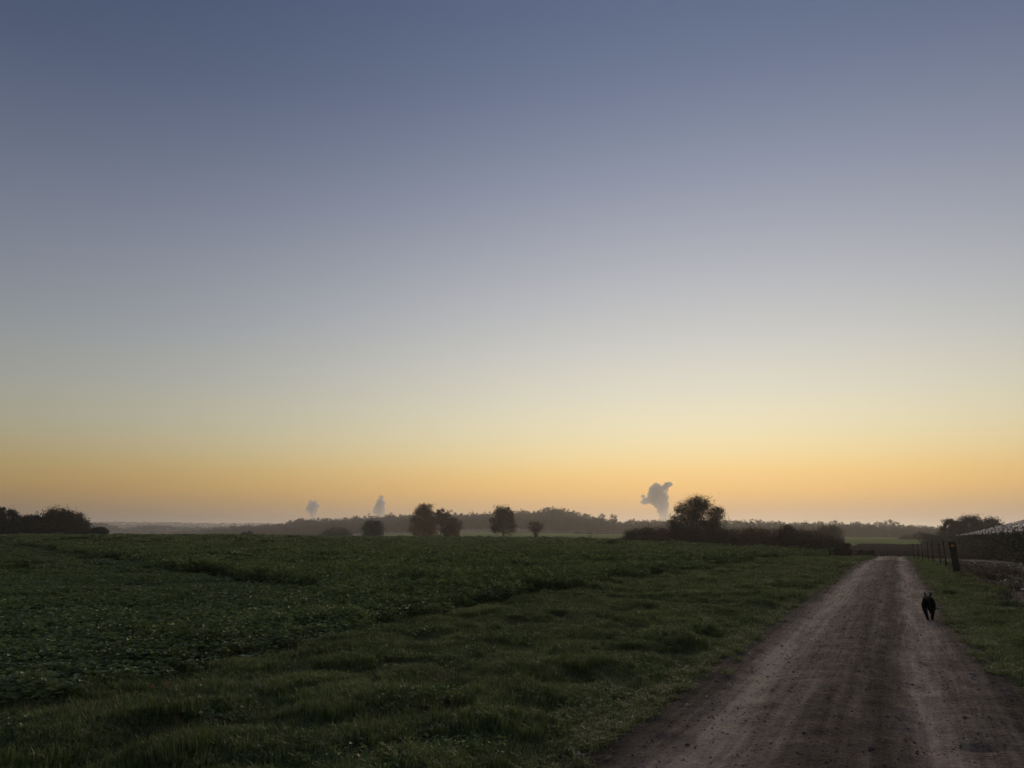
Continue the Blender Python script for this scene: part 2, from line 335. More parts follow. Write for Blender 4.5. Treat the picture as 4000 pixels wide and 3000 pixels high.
# ------------------------------------------------------------------ the dirt track
vs = [-8.0]
while vs[-1] < 100: vs.append(vs[-1] + max(.06, .012 * max(vs[-1], 0)))
vs = np.array(vs); NU = 84
tt = np.linspace(0, 1, NU)
TE0, TE1 = track_edge(vs, -1) - .12, track_edge(vs, 1) + .12
TU = TE0[:, None] + (TE1 - TE0)[:, None] * tt[None]; TV = np.repeat(vs[:, None], NU, 1)
TX, TY = to_xy(TU, TV)
def track_h(u, v):
    x, y = to_xy(u, v)
    wv = .12 * fbm(v, v * 0, 9, 41, 2)
    h = -.045 * np.exp(-((u + 1.5 + wv) / .24) ** 2) - .042 * np.exp(-((u - .2 + wv) / .24) ** 2) + .03 * np.exp(-((u + .62 + wv) / .35) ** 2)
    h = h + .012 * fbm(x, y, .8, 42, 3) + .006 * fbm(x, y, .22, 43, 2)
    e = np.minimum(u - track_edge(v, -1), track_edge(v, 1) - u)
    return h + .02 - .03 * np.exp(-(e / .12) ** 2) - .055 * np.exp(-(((u - .44) / .11) ** 2 + ((v - 7.24) / .08) ** 2))
TZh = terrain(TX, TY) + track_h(TU, TV)
Vt = np.stack([TX, TY, TZh], -1).reshape(-1, 3); nv = len(vs)
ii, jj = np.meshgrid(np.arange(nv - 1), np.arange(NU - 1), indexing='ij')
Ft = np.stack([ii * NU + jj, ii * NU + jj + 1, (ii + 1) * NU + jj + 1, (ii + 1) * NU + jj], -1).reshape(-1, 4)
tm = np_mesh('dirt_track', Vt, Ft, True)
uvl = tm.uv_layers.new(name='UVMap')
li = np.empty(len(tm.loops), np.int32); tm.loops.foreach_get('vertex_index', li)
uvl.data.foreach_set('uv', np.stack([TU.ravel()[li], TV.ravel()[li]], -1).astype(np.float32).ravel())
tag(obj('dirt_track', tm, M['track']), kind='structure')

# stones, clods and crumbs lying on the track (nobody could count them)
def rocks(P, size, flat=.6, seed=0):
    r = np.random.default_rng(seed); n = len(P)
    base = np.array([(1, 0, 0), (0, 1, 0), (-1, 0, 0), (0, -1, 0), (0, 0, 1), (0, 0, -.6)], float)
    fb = np.array([(0, 1, 4), (1, 2, 4), (2, 3, 4), (3, 0, 4), (1, 0, 5), (2, 1, 5), (3, 2, 5), (0, 3, 5)])
    V = base[None] * (1 + .35 * r.normal(size=(n, 6, 3)) * .6) * size[:, None, None]
    V[..., 2] *= flat; V[..., 0] *= r.uniform(.8, 1.6, n)[:, None]
    a = r.uniform(0, 6.28, n); c, s = np.cos(a)[:, None], np.sin(a)[:, None]
    V = np.stack([V[..., 0] * c - V[..., 1] * s, V[..., 0] * s + V[..., 1] * c, V[..., 2]], -1) + P[:, None]
    return V.reshape(-1, 3), (fb[None] + 6 * np.arange(n)[:, None, None]).reshape(-1, 3)
n = 30000
v_ = 3 + 62 * rng.random(n) ** 1.9; u_ = track_edge(v_, -1) + (track_edge(v_, 1) - track_edge(v_, -1)) * rng.beta(.85, .85, n)
x_, y_ = to_xy(u_, v_); sz = np.clip(rng.lognormal(math.log(.0046), .5, n), .002, .016) * (1 + v_ / 60)
P = np.stack([x_, y_, terrain(x_, y_) + track_h(u_, v_) + sz * .15], -1)
V, Fc = rocks(P, sz, .6, 3)
tag(obj('track_stones', np_mesh('track_stones', V, Fc), M['stone']), 'small dark clods and pale pebbles strewn over the dirt track', 'stones', kind='stuff')

# ------------------------------------------------------------------ instancing of plant tiles for the uncountable stuff
def scatter(name, P, rot, scale, idx, sources, label, cat):
    """one stuff object: point mesh + geometry nodes that put a tile of plants on every point"""
    me = bpy.data.meshes.new(name); me.vertices.add(len(P)); me.vertices.foreach_set('co', np.asarray(P, np.float32).ravel())
    for nm, arr, ty in (('rot', rot, 'FLOAT_VECTOR'), ('scl', scale, 'FLOAT_VECTOR')):
        at_ = me.attributes.new(nm, ty, 'POINT'); at_.data.foreach_set('vector', np.asarray(arr, np.float32).ravel())
    at_ = me.attributes.new('idx', 'INT', 'POINT'); at_.data.foreach_set('value', np.asarray(idx, np.int32))
    me.update(); o = obj(name, me)
    ng = bpy.data.node_groups.new(name, 'GeometryNodeTree')
    ng.interface.new_socket('Geometry', in_out='INPUT', socket_type='NodeSocketGeometry'); ng.interface.new_socket('Geometry', in_out='OUTPUT', socket_type='NodeSocketGeometry')
    N = ng.nodes; L = ng.links
    gi = N.new('NodeGroupInput'); go = N.new('NodeGroupOutput'); iop = N.new('GeometryNodeInstanceOnPoints')
    jn = N.new('GeometryNodeJoinGeometry')
    for s in reversed(sources):
        oi = N.new('GeometryNodeObjectInfo'); oi.inputs['Object'].default_value = s; oi.inputs['As Instance'].default_value = False
        gt = N.new('GeometryNodeGeometryToInstance'); L.new(oi.outputs['Geometry'], gt.inputs[0]); L.new(gt.outputs[0], jn.inputs[0])
    def attr(nm, ty):
        a = N.new('GeometryNodeInputNamedAttribute'); a.data_type = ty; a.inputs['Name'].default_value = nm; return a.outputs['Attribute']
    L.new(gi.outputs[0], iop.inputs['Points']); L.new(jn.outputs[0], iop.inputs['Instance'])
    iop.inputs['Pick Instance'].default_value = True
    L.new(attr('idx', 'INT'), iop.inputs['Instance Index'])
    e2r = N.new('FunctionNodeEulerToRotation'); L.new(attr('rot', 'FLOAT_VECTOR'), e2r.inputs[0]); L.new(e2r.outputs[0], iop.inputs['Rotation'])
    L.new(attr('scl', 'FLOAT_VECTOR'), iop.inputs['Scale']); L.new(iop.outputs[0], go.inputs[0])
    md = o.modifiers.new('plants', 'NODES'); md.node_group = ng
    tag(o, label, cat, kind='stuff')
    return o
def source(name, V, Fc, mat, smooth=False):
    m = np_mesh(name, V, Fc, smooth); m.materials.append(mat)
    return bpy.data.objects.new(name, m)          # read by the node tree only, never placed in the scene itself
def leaves(P, Nrm, Dir, ln, wd, fold=.25):
    """folded rhombic leaves: base, left, right, tip and a midrib point"""
    n = len(P); Dir = Dir - (Dir * Nrm).sum(-1, keepdims=True) * Nrm; Dir /= np.linalg.norm(Dir, axis=-1, keepdims=True) + 1e-9
    Sd = np.cross(Nrm, Dir); l = ln[:, None]; w_ = wd[:, None]
    b = P - Dir * l * .5; t = P + Dir * l * .5 - Nrm * l * .12
    lf = P + Sd * w_ * .5 + Nrm * w_ * fold; rt = P - Sd * w_ * .5 + Nrm * w_ * fold
    V = np.stack([b, rt, t, lf], 1).reshape(-1, 3)
    k = 4 * np.arange(n)[:, None]
    Fc = np.concatenate([k + np.array([[0, 1, 2]]), k + np.array([[0, 2, 3]])], 0)
    return V, Fc
def unit(n, r):
    v = r.normal(size=(n, 3)); return v / np.linalg.norm(v, axis=1, keepdims=True)
def tilt_rot(x, y, zfun, r, eps=.15):
    dzdx = (zfun(x + eps, y) - zfun(x - eps, y)) / (2 * eps); dzdy = (zfun(x, y + eps) - zfun(x, y - eps)) / (2 * eps)
    n = len(x)
    # rotation about z first would tilt wrongly: use quaternion-free approximation, small slopes
    yaw = r.uniform(0, 2 * math.pi, n); c, s = np.cos(yaw), np.sin(yaw)
    rx = np.arctan(dzdy); ry = -np.arctan(dzdx)
    # Euler XYZ in Blender = Rz*Ry*Rx: express the world tilt in the yawed frame
    return np.stack([rx * c + -ry * -s, ry * c - rx * s, yaw], -1)

def crop_tile(size, n, hgt, ln, seed):
    r = np.random.default_rng(seed)
    x = r.uniform(-size / 2 - .08, size / 2 + .08, n); y = r.uniform(-size / 2 - .08, size / 2 + .08, n)
    top = hgt * (.72 + .28 * fbm(x * 1.0, y * 1.0, size * .45, seed + 1, 2))
    z = top * (1 - .75 * r.random(n) ** 2.0)
    P = np.stack([x, y, z], -1)
    Nrm = np.stack([r.normal(0, .5, n), r.normal(0, .5, n), np.full(n, 1.0)], -1); Nrm /= np.linalg.norm(Nrm, axis=1, keepdims=True)
    L_ = ln * r.uniform(.6, 1.35, n)
    return leaves(P, Nrm, unit(n, r), L_, L_ * r.uniform(.5, .8, n))
CROP_H = .50
crop_fine = [source('crop_tile', *crop_tile(1.0, 950, CROP_H, .085, 50 + i), M['crop_leaf']) for i in range(4)]
crop_mid = [source('crop_tile', *crop_tile(2.4, 1700, CROP_H, .15, 60 + i), M['crop_leaf']) for i in range(3)]
crop_far = [source('crop_tile', *crop_tile(6.0, 2400, CROP_H, .32, 70 + i), M['crop_leaf']) for i in range(3)]
def crop_pts(step, d0, d1, seed):
    r = np.random.default_rng(seed)
    xs = np.arange(-d1 * .85, d1 * .7, step); ys = np.arange(0, d1 * 1.02, step)
    X, Y = np.meshgrid(xs, ys); X = (X + r.uniform(-.3, .3, X.shape) * step).ravel(); Y = (Y + r.uniform(-.3, .3, Y.shape) * step).ravel()
    az = np.abs(np.arctan2(X, Y)); d = np.hypot(X, Y) * np.cos(np.minimum(az, .66))
    g, t = gap_dist(X, Y); gw = np.where(t > 0, .42 + .005 * t, 0) + step * .2
    k = in_crop(X, Y) & (d >= d0) & (d < d1) & (az < np.where(d < 45, .98, .72)) & (g > gw)
    return X[k], Y[k], r
CX = [crop_pts(.62, 3, 30, 81), crop_pts(1.6, 30, 80, 82), crop_pts(4.2, 80, 280, 83)]
def crop_scale(X, Y):
    u, v = to_uv(X, Y); e = np.clip((crop_u(v) - u) / .9, 0, 1)
    sd = (X - G0[0]) * GD[1] - (Y - G0[1]) * GD[0]; t = (X - G0[0]) * GD[0] + (Y - G0[1]) * GD[1]
    tall = np.clip(sd / (.3 + np.maximum(4 - t, 0)) + .5, 0, 1)                # the stand beyond the wheel gap is taller
    calm = np.clip(1.15 - np.hypot(X, Y) / 90, .3, 1) * np.where(t > -2, np.clip(np.abs(sd) / 4.0, .2, 1), 1)   # the stand is more even far off and along the wheel gap
    h = 1 + calm * (.20 * fbm(X, Y, 4.6, 91, 3) + .16 * fbm(X, Y, 1.6, 92, 2) + .36 * fbm(u, v * .2, 3.2, 93, 2))
    for hx, hy, hr in ((3.6, 31.5, 1.7), (-11.0, 23.0, 2.2), (-2.5, 21.0, 1.1), (9.5, 34.5, 1.3)):
        h = h - .62 * np.exp(-(((X - hx) / hr) ** 2 + ((Y - hy) / (hr * .9)) ** 2))
    return np.clip(h, .25, 1.7) * (.72 + .28 * e) * (.52 + .74 * tall)
pts, rots, scs, ids = [], [], [], []
for k, (X, Y, r) in enumerate(CX):
    if k == 0: X0 = X
    pts.append(np.stack([X, Y, terrain(X, Y) + micro(X, Y)], -1))
    rots.append(np.stack([r.normal(0, .05, len(X)), r.normal(0, .05, len(X)), r.uniform(0, 6.28, len(X))], -1))
    h = crop_scale(X, Y); s = r.uniform(.95, 1.1, len(X)); scs.append(np.stack([s, s, h], -1)); ids.append(r.integers(0, (4, 3, 3)[k], len(X)) + (0, 4, 7)[k])
crop = scatter('crop_plants', np.concatenate(pts), np.concatenate(rots), np.concatenate(scs), np.concatenate(ids), crop_fine + crop_mid + crop_far,
               'low dark green leafy crop covering the whole field on the left', 'crop')

# ---- grass
def grass_tile(size, n, hgt, wid, seed, lean=.45):
    r = np.random.default_rng(seed); x = r.uniform(-size / 2, size / 2, n) * 1.15; y = r.uniform(-size / 2, size / 2, n) * 1.15
    cl = fbm(x, y, size * .4, seed + 3, 2)
    h = hgt * r.uniform(.45, 1.2, n) * (1 + .35 * cl); a = r.uniform(0, 6.28, n); ln = np.abs(r.normal(0, lean, n)) + .1
    dx, dy = np.cos(a), np.sin(a); px_, py_ = -dy * wid * .5, dx * wid * .5
    z0 = np.full(n, -.02)
    b1 = np.stack([x + px_, y + py_, z0], -1); b2 = np.stack([x - px_, y - py_, z0], -1)
    mx_, my_ = x + dx * ln * h * .3, y + dy * ln * h * .3
    m1 = np.stack([mx_ + px_ * .8, my_ + py_ * .8, h * .6], -1); m2 = np.stack([mx_ - px_ * .8, my_ - py_ * .8, h * .6], -1)
    tp = np.stack([x + dx * ln * h, y + dy * ln * h, h * (1 - .25 * ln)], -1)
    V = np.stack([b1, b2, m2, m1, tp], 1).reshape(-1, 3); k = 5 * np.arange(n)[:, None]
    return V, np.concatenate([k + np.array([[0, 1, 2]]), k + np.array([[0, 2, 3]]), k + np.array([[3, 2, 4]])], 0)
gr_fine = [source('grass_tile', *grass_tile(.5, 1150, .078, .0072, 100 + i), M['grass']) for i in range(4)]
gr_far = [source('grass_tile', *grass_tile(.8, 1100, .12, .015, 110 + i), M['grass']) for i in range(3)]
def tuft(n, seed):
    V, Fc = grass_tile(.1, n, .16, .008, seed, .7); r = np.random.default_rng(seed)
    off = np.repeat(np.stack([r.normal(0, .07, n), r.normal(0, .07, n)], -1), 5, 0); V[:, :2] = V[:, :2] * .8 + off
    return V, Fc
gr_tuft = [source('grass_tuft', *tuft(70, 115 + i), M['grass']) for i in range(3)]
def clover(size, n, seed):
    r = np.random.default_rng(seed); P = np.stack([r.normal(0, size / 3, n), r.normal(0, size / 3, n), r.uniform(.02, .10, n)], -1)
    Nrm = np.stack([r.normal(0, .35, n), r.normal(0, .35, n), np.ones(n)], -1); Nrm /= np.linalg.norm(Nrm, axis=1, keepdims=True)
    L_ = r.uniform(.025, .06, n); return leaves(P, Nrm, unit(n, r), L_, L_ * .7)
gr_clover = [source('herb_tile', *clover(.5, 260, 120 + i), M['crop_leaf']) for i in range(2)]
def grass_pts(step, d0, d1, seed, right):
    r = np.random.default_rng(seed)
    xs = np.arange(-d1 * .8, d1 * .75, step); ys = np.arange(0, d1 * 1.02, step)
    X, Y = np.meshgrid(xs, ys); X = (X + r.uniform(-.35, .35, X.shape) * step).ravel(); Y = (Y + r.uniform(-.35, .35, Y.shape) * step).ravel()
    u, v = to_uv(X, Y); az = np.abs(np.arctan2(X, Y)); d = np.hypot(X, Y) * np.cos(np.minimum(az, .66))
    if right:
        far = 1.95 + .35 * fbm(v, v * 0, 4, 131, 2)
        zone_ = (u > track_edge(v, 1) + step * .6) & ((u < far) | ((u < 7) & (r.random(len(u)) < .10 * np.clip(fbm(X, Y, 2.2, 132, 2) - .15, 0, 1)))) & (v < 92)
    else:
        zone_ = (u < track_edge(v, -1) - step * .6) & (u > crop_u(v) - .45) & (v < 95)
    k = zone_ & (d >= d0) & (d < d1) & (az < np.where(d < 45, .98, .74)) & (Y > 0)
    return X[k], Y[k], r
pts, rots, scs, ids = [], [], [], []
pr, rr_, sr, ir = [], [], [], []
for right in (False, True):
    for k, (X, Y, r) in enumerate((grass_pts(.27, 3, 19, 141, right), grass_pts(.46, 19, 110, 142, right))):
        u, v = to_uv(X, Y)
        e = np.minimum(np.abs(u - track_edge(v, -1)), np.abs(u - track_edge(v, 1)))
        h = (1 + .65 * fbm(X, Y, .85, 151, 3) + .30 * fbm(X, Y, 3.8, 152, 2)) * np.clip(.45 + e / .7, .4, 1) * np.where(right, 1, np.clip(.55 + (u - crop_u(v)) / 1.6, .5, 1))
        s = r.uniform(.9, 1.15, len(X)); h = np.clip(h, .3, 1.9)
        keep = ((e > .18) | (r.random(len(X)) < .6)) & ((fbm(X, Y, .9, 154, 2) > -.55) | (r.random(len(X)) < .35))
        A_ = (np.stack([X, Y, ground_z(X, Y)], -1), tilt_rot(X, Y, ground_z, r), np.stack([s, s, h], -1), r.integers(0, (4, 3)[k], len(X)) + (0, 4)[k])
        if k == 0:
            herb = (r.random(len(X)) < .10 + .14 * fbm(X, Y, 2.6, 153, 2)); A_[3][herb] = 7 + r.integers(0, 2, herb.sum())
        tgt = (pr, rr_, sr, ir) if right else (pts, rots, scs, ids)
        for q, a in zip(tgt, A_): q.append(a[keep])
for side in (-1, 1):
    n = 900; v_ = 4 + 45 * rng.random(n) ** 1.6; u_ = track_edge(v_, side) - side * (np.abs(rng.normal(0, .16, n)) - .12); x_, y_ = to_xy(u_, v_)
    s = rng.uniform(.3, .95, n); q = (pts, rots, scs, ids) if side < 0 else (pr, rr_, sr, ir)
    for l, a in zip(q, (np.stack([x_, y_, terrain(x_, y_) + track_h(u_, v_) - .005], -1), np.stack([x_ * 0, x_ * 0, rng.uniform(0, 6.28, n)], -1), np.stack([s, s, s * .8], -1), 9 + rng.integers(0, 3, n))): l.append(a)
scatter('verge_grass', np.concatenate(pts), np.concatenate(rots), np.concatenate(scs), np.concatenate(ids), gr_fine + gr_far + gr_clover + gr_tuft,
        'tufted green grass verge between the dirt track and the leafy crop', 'grass')
scatter('roadside_grass', np.concatenate(pr), np.concatenate(rr_), np.concatenate(sr), np.concatenate(ir), gr_fine + gr_far + gr_clover + gr_tuft,
        'ragged green grass strip along the right edge of the dirt track', 'grass')
# rust-brown dry weeds between the strip and the bare field, and straw and film scraps on the mud
n = 240; v_ = 4 + 50 * rng.random(n) ** 1.5; u_ = rng.uniform(-8.6, -2.7, n); x_, y_ = to_xy(u_, v_)
stalk = [source('stalk_tile', *grass_tile(.3, 14, .34, .006, 170 + i, .35), M['dry_weed']) for i in range(2)]
scatter('dead_stalks', np.stack([x_, y_, ground_z(x_, y_)], -1), np.stack([x_ * 0, x_ * 0, rng.uniform(0, 6.28, n)], -1), np.repeat(rng.uniform(.5, 1.0, n)[:, None], 3, 1), rng.integers(0, 2, n), stalk,
        'thin brown dead stalks standing in the grass verge', 'stalks')
n = 260; v_ = rng.uniform(9, 46, n); u_ = rng.uniform(1.9, 4.6, n); x_, y_ = to_xy(u_, v_)
weed_src = [source('weed_tile', *grass_tile(.45, 120, .30, .009, 160 + i, .6), M['dry_weed']) for i in range(2)]
k = fbm(x_, y_, 3, 161, 2) > .05
scatter('dry_weeds', np.stack([x_, y_, ground_z(x_, y_)], -1)[k], np.stack([x_ * 0, x_ * 0, rng.uniform(0, 6.28, n)], -1)[k], np.repeat(rng.uniform(.5, 1.2, n)[:, None], 3, 1)[k], rng.integers(0, 2, n)[k], weed_src,
        'rust brown dry weeds at the edge of the bare field on the right', 'weeds')
n = 2600; v_ = rng.uniform(6, 72, n); u_ = 1.9 + 18 * rng.random(n) ** 1.5; x_, y_ = to_xy(u_, v_)
Nrm = np.stack([rng.normal(0, .3, n), rng.normal(0, .3, n), np.ones(n)], -1); Nrm /= np.linalg.norm(Nrm, axis=1, keepdims=True)
L_ = rng.uniform(.04, .16, n) * (1 + v_ / 40)
V, Fc = leaves(np.stack([x_, y_, ground_z(x_, y_) + .04], -1), Nrm, unit(n, rng), L_, L_ * rng.uniform(.15, .5, n))
tag(obj('field_litter', np_mesh('field_litter', V, Fc), M['litter']), 'pale straw and plastic scraps lying on the bare brown field', 'litter', kind='stuff')
# pale dry leaves along the left edge of the track
n = 150; v_ = 4 + 40 * rng.random(n) ** 1.8; u_ = track_edge(v_, -1) + np.abs(rng.normal(0, .35, n)) - .05; x_, y_ = to_xy(u_, v_)
Nrm = np.stack([rng.normal(0, .4, n), rng.normal(0, .4, n), np.ones(n)], -1); Nrm /= np.linalg.norm(Nrm, axis=1, keepdims=True)
L_ = rng.uniform(.03, .07, n); V, Fc = leaves(np.stack([x_, y_, terrain(x_, y_) + track_h(u_, v_) + .012], -1), Nrm, unit(n, rng), L_, L_ * .45)
tag(obj('fallen_leaves', np_mesh('fallen_leaves', V, Fc), M['litter']), 'pale dry leaves scattered along the left edge of the track', 'leaves', kind='stuff')
# clods of the bare field
n = 9000; v_ = rng.uniform(5, 76, n); u_ = 1.9 + 20 * rng.random(n) ** 1.5; x_, y_ = to_xy(u_, v_); sz = np.clip(rng.lognormal(math.log(.035), .5, n), .015, .12)
V, Fc = rocks(np.stack([x_, y_, ground_z(x_, y_) + .005], -1), sz, .55, 9)
tag(obj('soil_clods', np_mesh('soil_clods', V, Fc), M['mud']), 'lumpy dark clods of earth on the bare field', 'clods', kind='stuff')
# a few yellowed leaves along the crop edge
ym = plain('yellow_leaf', (.22, .13, .03), .5)
YL = [(590, 2745), (645, 2755), (640, 2742), (315, 2820), (95, 2840), (525, 2760), (455, 2790), (770, 2715), (1190, 2385)]
for q, (px, py) in enumerate(YL):
    x, dd = gp(px, py, .2); p = Vector((x, dd, gz(x, dd)))
    L_ = np.array([.06 * (1.1 - .03 * q)]); V, Fc = leaves(np.array([[p.x, p.y, p.z + .24]]), np.array([[.1, -.45, .88]]), unit(1, rng), L_, L_ * .75)
    m_ = np_mesh('yellow_leaf', V, Fc); o = obj('yellow_leaf', m_, ym, parent=crop)

# ------------------------------------------------------------------ posts and fences
def tube(bm, pts, radii, seg=6):
    rings = []
    for i, (p, r) in enumerate(zip(pts, radii)):
        p = Vector(p); a = Vector(pts[min(i + 1, len(pts) - 1)]) - Vector(pts[max(i - 1, 0)])
        a = a.normalized() if a.length > 1e-6 else Vector((0, 0, 1))
        q = a.cross(Vector((.3, 1, .2))).normalized(); s_ = a.cross(q)
        rings.append([bm.verts.new(p + (q * math.cos(k * 2 * math.pi / seg) + s_ * math.sin(k * 2 * math.pi / seg)) * r) for k in range(seg)])
    for A_, B_ in zip(rings, rings[1:]):
        for k in range(seg): bm.faces.new((A_[k], A_[(k + 1) % seg], B_[(k + 1) % seg], B_[k]))
    bm.faces.new(rings[0][::-1]); bm.faces.new(rings[-1])
def bm_obj(name, bm, mat, parent=None, loc=(0, 0, 0), smooth=False):
    bmesh.ops.recalc_face_normals(bm, faces=bm.faces)
    m = bpy.data.meshes.new(name); bm.to_mesh(m); bm.free()
    if smooth:
        for p in m.polygons: p.use_smooth = True
    return obj(name, m, mat, parent, loc)
def round_post(parent, p, h, r, lean=(0, 0), rel=None):
    bm = bmesh.new(); o = Vector(p) - Vector(rel)
    tube(bm, [o + Vector((0, 0, -.15)), o + Vector((lean[0] * h * .5, lean[1] * h * .5, h * .5)), o + Vector((lean[0] * h, lean[1] * h, h * .985)), o + Vector((lean[0] * h, lean[1] * h, h))], [r * 1.05, r, r * .95, r * .7], 7)
    return bm_obj('post', bm, M['post'], parent)
def fence(name, label, P, h, r, wires, lean=.03, seed=1):
    rr = random.Random(seed); base = Vector(P[0]); root = empty(name, base); tops = []
    for p in P:
        l = (rr.uniform(-lean, lean), rr.uniform(-lean, lean)); hh = h * rr.uniform(.88, 1.08)
        round_post(root, p, hh, r * rr.uniform(.85, 1.15), l, base); tops.append((Vector(p) - base, l, hh))
    for f in wires:
        bm = bmesh.new(); pts = []
        for k, (p, l, hh) in enumerate(tops):
            q = p + Vector((l[0] * h * f, l[1] * h * f - r, h * f))
            if k: pts.append((pts[-1] + q) / 2 + Vector((0, 0, -.03)))
            pts.append(q)
        tube(bm, pts, [.0035] * len(pts), 3); bm_obj('wire', bm, M['wire'], root)
    tag(root, label, 'fence')
    return root
def uvp(u, v, dz=0):
    x, y = to_xy(u, v); return Vector((x, y, gz(x, y) + dz))
# sleeper post with the orange mark
sp_ = uvp(2.02, 34.8); sr_ = empty('wooden_post', sp_, -TA - R(4))
bm = bmesh.new(); bmesh.ops.create_cube(bm, size=1)
for v in bm.verts: v.co = Vector((v.co.x * .25, v.co.y * .15, (v.co.z + .5) * 1.50 - .2))
bmesh.ops.subdivide_edges(bm, edges=bm.edges[:], cuts=5, use_grid_fill=True)
for v in bm.verts:
    nz = mnoise.noise_vector(v.co * 6) * .010 + mnoise.noise_vector(v.co * 25) * .004; v.co += nz
    v.co.x += -.075 * (v.co.z / 1.3)
    if v.co.z > 1.3: v.co.z += .02 * v.co.x / .1
post_body = bm_obj('post_body', bm, M['post'], sr_)
bm = bmesh.new(); bmesh.ops.create_cube(bm, size=1)
for v in bm.verts: v.co = Vector((v.co.x * .10 - .062, v.co.y * .012 - .083, v.co.z * .075 + 1.13))
bm_obj('way_mark', bm, M['orange_mark'], sr_)
tag(sr_, 'thick square leaning wooden post with a small orange mark beside the track', 'post')
fence('wire_fence', 'thin dark fence posts with wire running away from the thick square post', [uvp(u, v) for u, v in ((2.0, 41.5), (1.97, 46.5), (1.9, 53), (1.78, 58.5), (1.62, 64), (1.45, 71), (1.3, 78))], 1.36, .034, (.45, .75), .05, 3)
fence('stake_fence', 'low stakes crossing the end of the track in front of the ploughed field', [at(3405 + 23 * k + (k * 37 % 11), 82 + 1.2 * k) for k in range(8)], .62, .024, (.7,), .05, 4)
fence('hedge_fence', 'short fence stakes at the grass edge before the right end of the hedge', [at(px, d) for px, d in ((3121, 66), (3180, 70), (3234, 70), (3257, 68))], .85, .05, (.8,), .04, 5)
fence('pasture_fence', 'distant row of tiny posts along the pale green pasture', [at(1795 + 38.5 * k, 236 - 5.6 * k) for k in range(17)], 1.0, .075, (.8,), .05, 6)

# ------------------------------------------------------------------ trees
def limbs(bm, h, trunk_h, spread, r0, rr, n=9, bare=False):
    top = Vector((rr.uniform(-.04, .04) * h, rr.uniform(-.04, .04) * h, h * .86))
    k = 6; tr = [Vector((0, 0, -.3)).lerp(top, i / k) + Vector((rr.uniform(-.012, .012) * h, rr.uniform(-.012, .012) * h, 0)) * (i > 0) for i in range(k + 1)]
    tube(bm, tr, [r0 * (1 - .85 * i / k) for i in range(k + 1)], 7)
    for i in range(n):
        t = rr.uniform(trunk_h / h, .8); p = Vector((0, 0, 0)).lerp(top, t); a = i * 2.4 + rr.uniform(-.4, .4)
        L = spread * (1.05 - .45 * t) * rr.uniform(.7, 1.05); up = rr.uniform(.35, .95)
        m1 = p + Vector((math.cos(a) * L * .45, math.sin(a) * L * .45, L * .35 * up)); e = p + Vector((math.cos(a) * L * .9, math.sin(a) * L * .9, L * .8 * up))
        r1 = r0 * .42 * (1 - .5 * t); tube(bm, [p, m1, e], [r1, r1 * .6, r1 * .2], 5)
        for j in range(5 if bare else 3):
            b = m1.lerp(e, rr.random()); d = Vector((rr.uniform(-1, 1), rr.uniform(-1, 1), rr.uniform(.2, 1.2))) * L * (.38 if bare else .3)
            tube(bm, [b, b + d * .5 + Vector((0, 0, .02 * L)), b + d], [r1 * .35, r1 * .22, r1 * .08], 4)
            if bare:
                for q in range(4):
                    c = b + d * rr.uniform(.3, 1); d2 = Vector((rr.uniform(-1, 1), rr.uniform(-1, 1), rr.uniform(.1, 1.3))) * L * .2
                    tube(bm, [c, c + d2], [r1 * .14, r1 * .04], 3)
def crown(h, w, z0, shape, n_cl, per, leaf, seed, fluff=1.0):
    """clumps of leaves through an uneven crown; shape = list of (height fraction, radius fraction)"""
    r = np.random.default_rng(seed); zs, ws = np.array(shape).T
    C = []; sizes = []; lobes = []
    for q in range(11 + seed % 4):
        t = .12 + .80 * ((q + r.random()) / 12); t = min(t, .93); a = q * 2.4 + r.uniform(-.5, .5); rad_ = np.interp(t, zs, ws) * w / 2 * r.uniform(.62, .98)
        lobes.append((math.cos(a) * rad_, math.sin(a) * rad_, z0 + t * (h - z0)))
    for q in range(int(n_cl * .55)):
        l = lobes[r.integers(len(lobes))]; e = r.normal(size=3); e *= .17 * w * r.random() ** .4 / np.linalg.norm(e)
        C.append((l[0] + e[0], l[1] + e[1], min(max(l[2] + e[2] * .8, z0), h))); sizes.append(.06 * w * r.uniform(.5, 1.3) * fluff)
    while len(C) < n_cl:
        t = r.random(); rad_ = np.interp(t, zs, ws) * w / 2
        if r.random() > (rad_ / (w / 2)) ** 1.3 + .05: continue
        a = r.uniform(0, 6.28); q = math.sqrt(r.random()) ** .75 * (1.10 if r.random() < .10 else .96); lump = 1 + .18 * math.sin(3 * a + seed) + .15 * math.sin(5 * a + 7 * t + seed)
        C.append((math.cos(a) * rad_ * q * lump, math.sin(a) * rad_ * q * lump, z0 + t * (h - z0))); sizes.append(.075 * w * r.uniform(.5, 1.35) * fluff)
    C = np.array(C); sizes = np.array(sizes)
    P = np.repeat(C, per, 0) + r.normal(size=(n_cl * per, 3)) * np.repeat(sizes, per)[:, None] * np.array([1, 1, .8])
    n = len(P); P[:, 2] = np.maximum(P[:, 2], .05)
    L_ = leaf * r.uniform(.6, 1.4, n)
    out = P - np.array([0, 0, (z0 + h) * .4]); out /= np.linalg.norm(out, axis=1, keepdims=True) + 1e-6
    Nrm = out * .6 + unit(n, r); Nrm /= np.linalg.norm(Nrm, axis=1, keepdims=True)
    return leaves(P, Nrm, unit(n, r), L_, L_ * .65)
ROUND = [(0, .45), (.15, .85), (.4, 1), (.65, .9), (.85, .62), (1, .2)]
OVAL = [(0, .5), (.2, .85), (.45, 1), (.7, .75), (.9, .38), (1, .1)]
BUSH = [(0, .85), (.2, 1), (.6, .95), (.85, .7), (1, .3)]
VASE = [(0, .3), (.3, .6), (.6, 1), (.85, .85), (1, .45)]
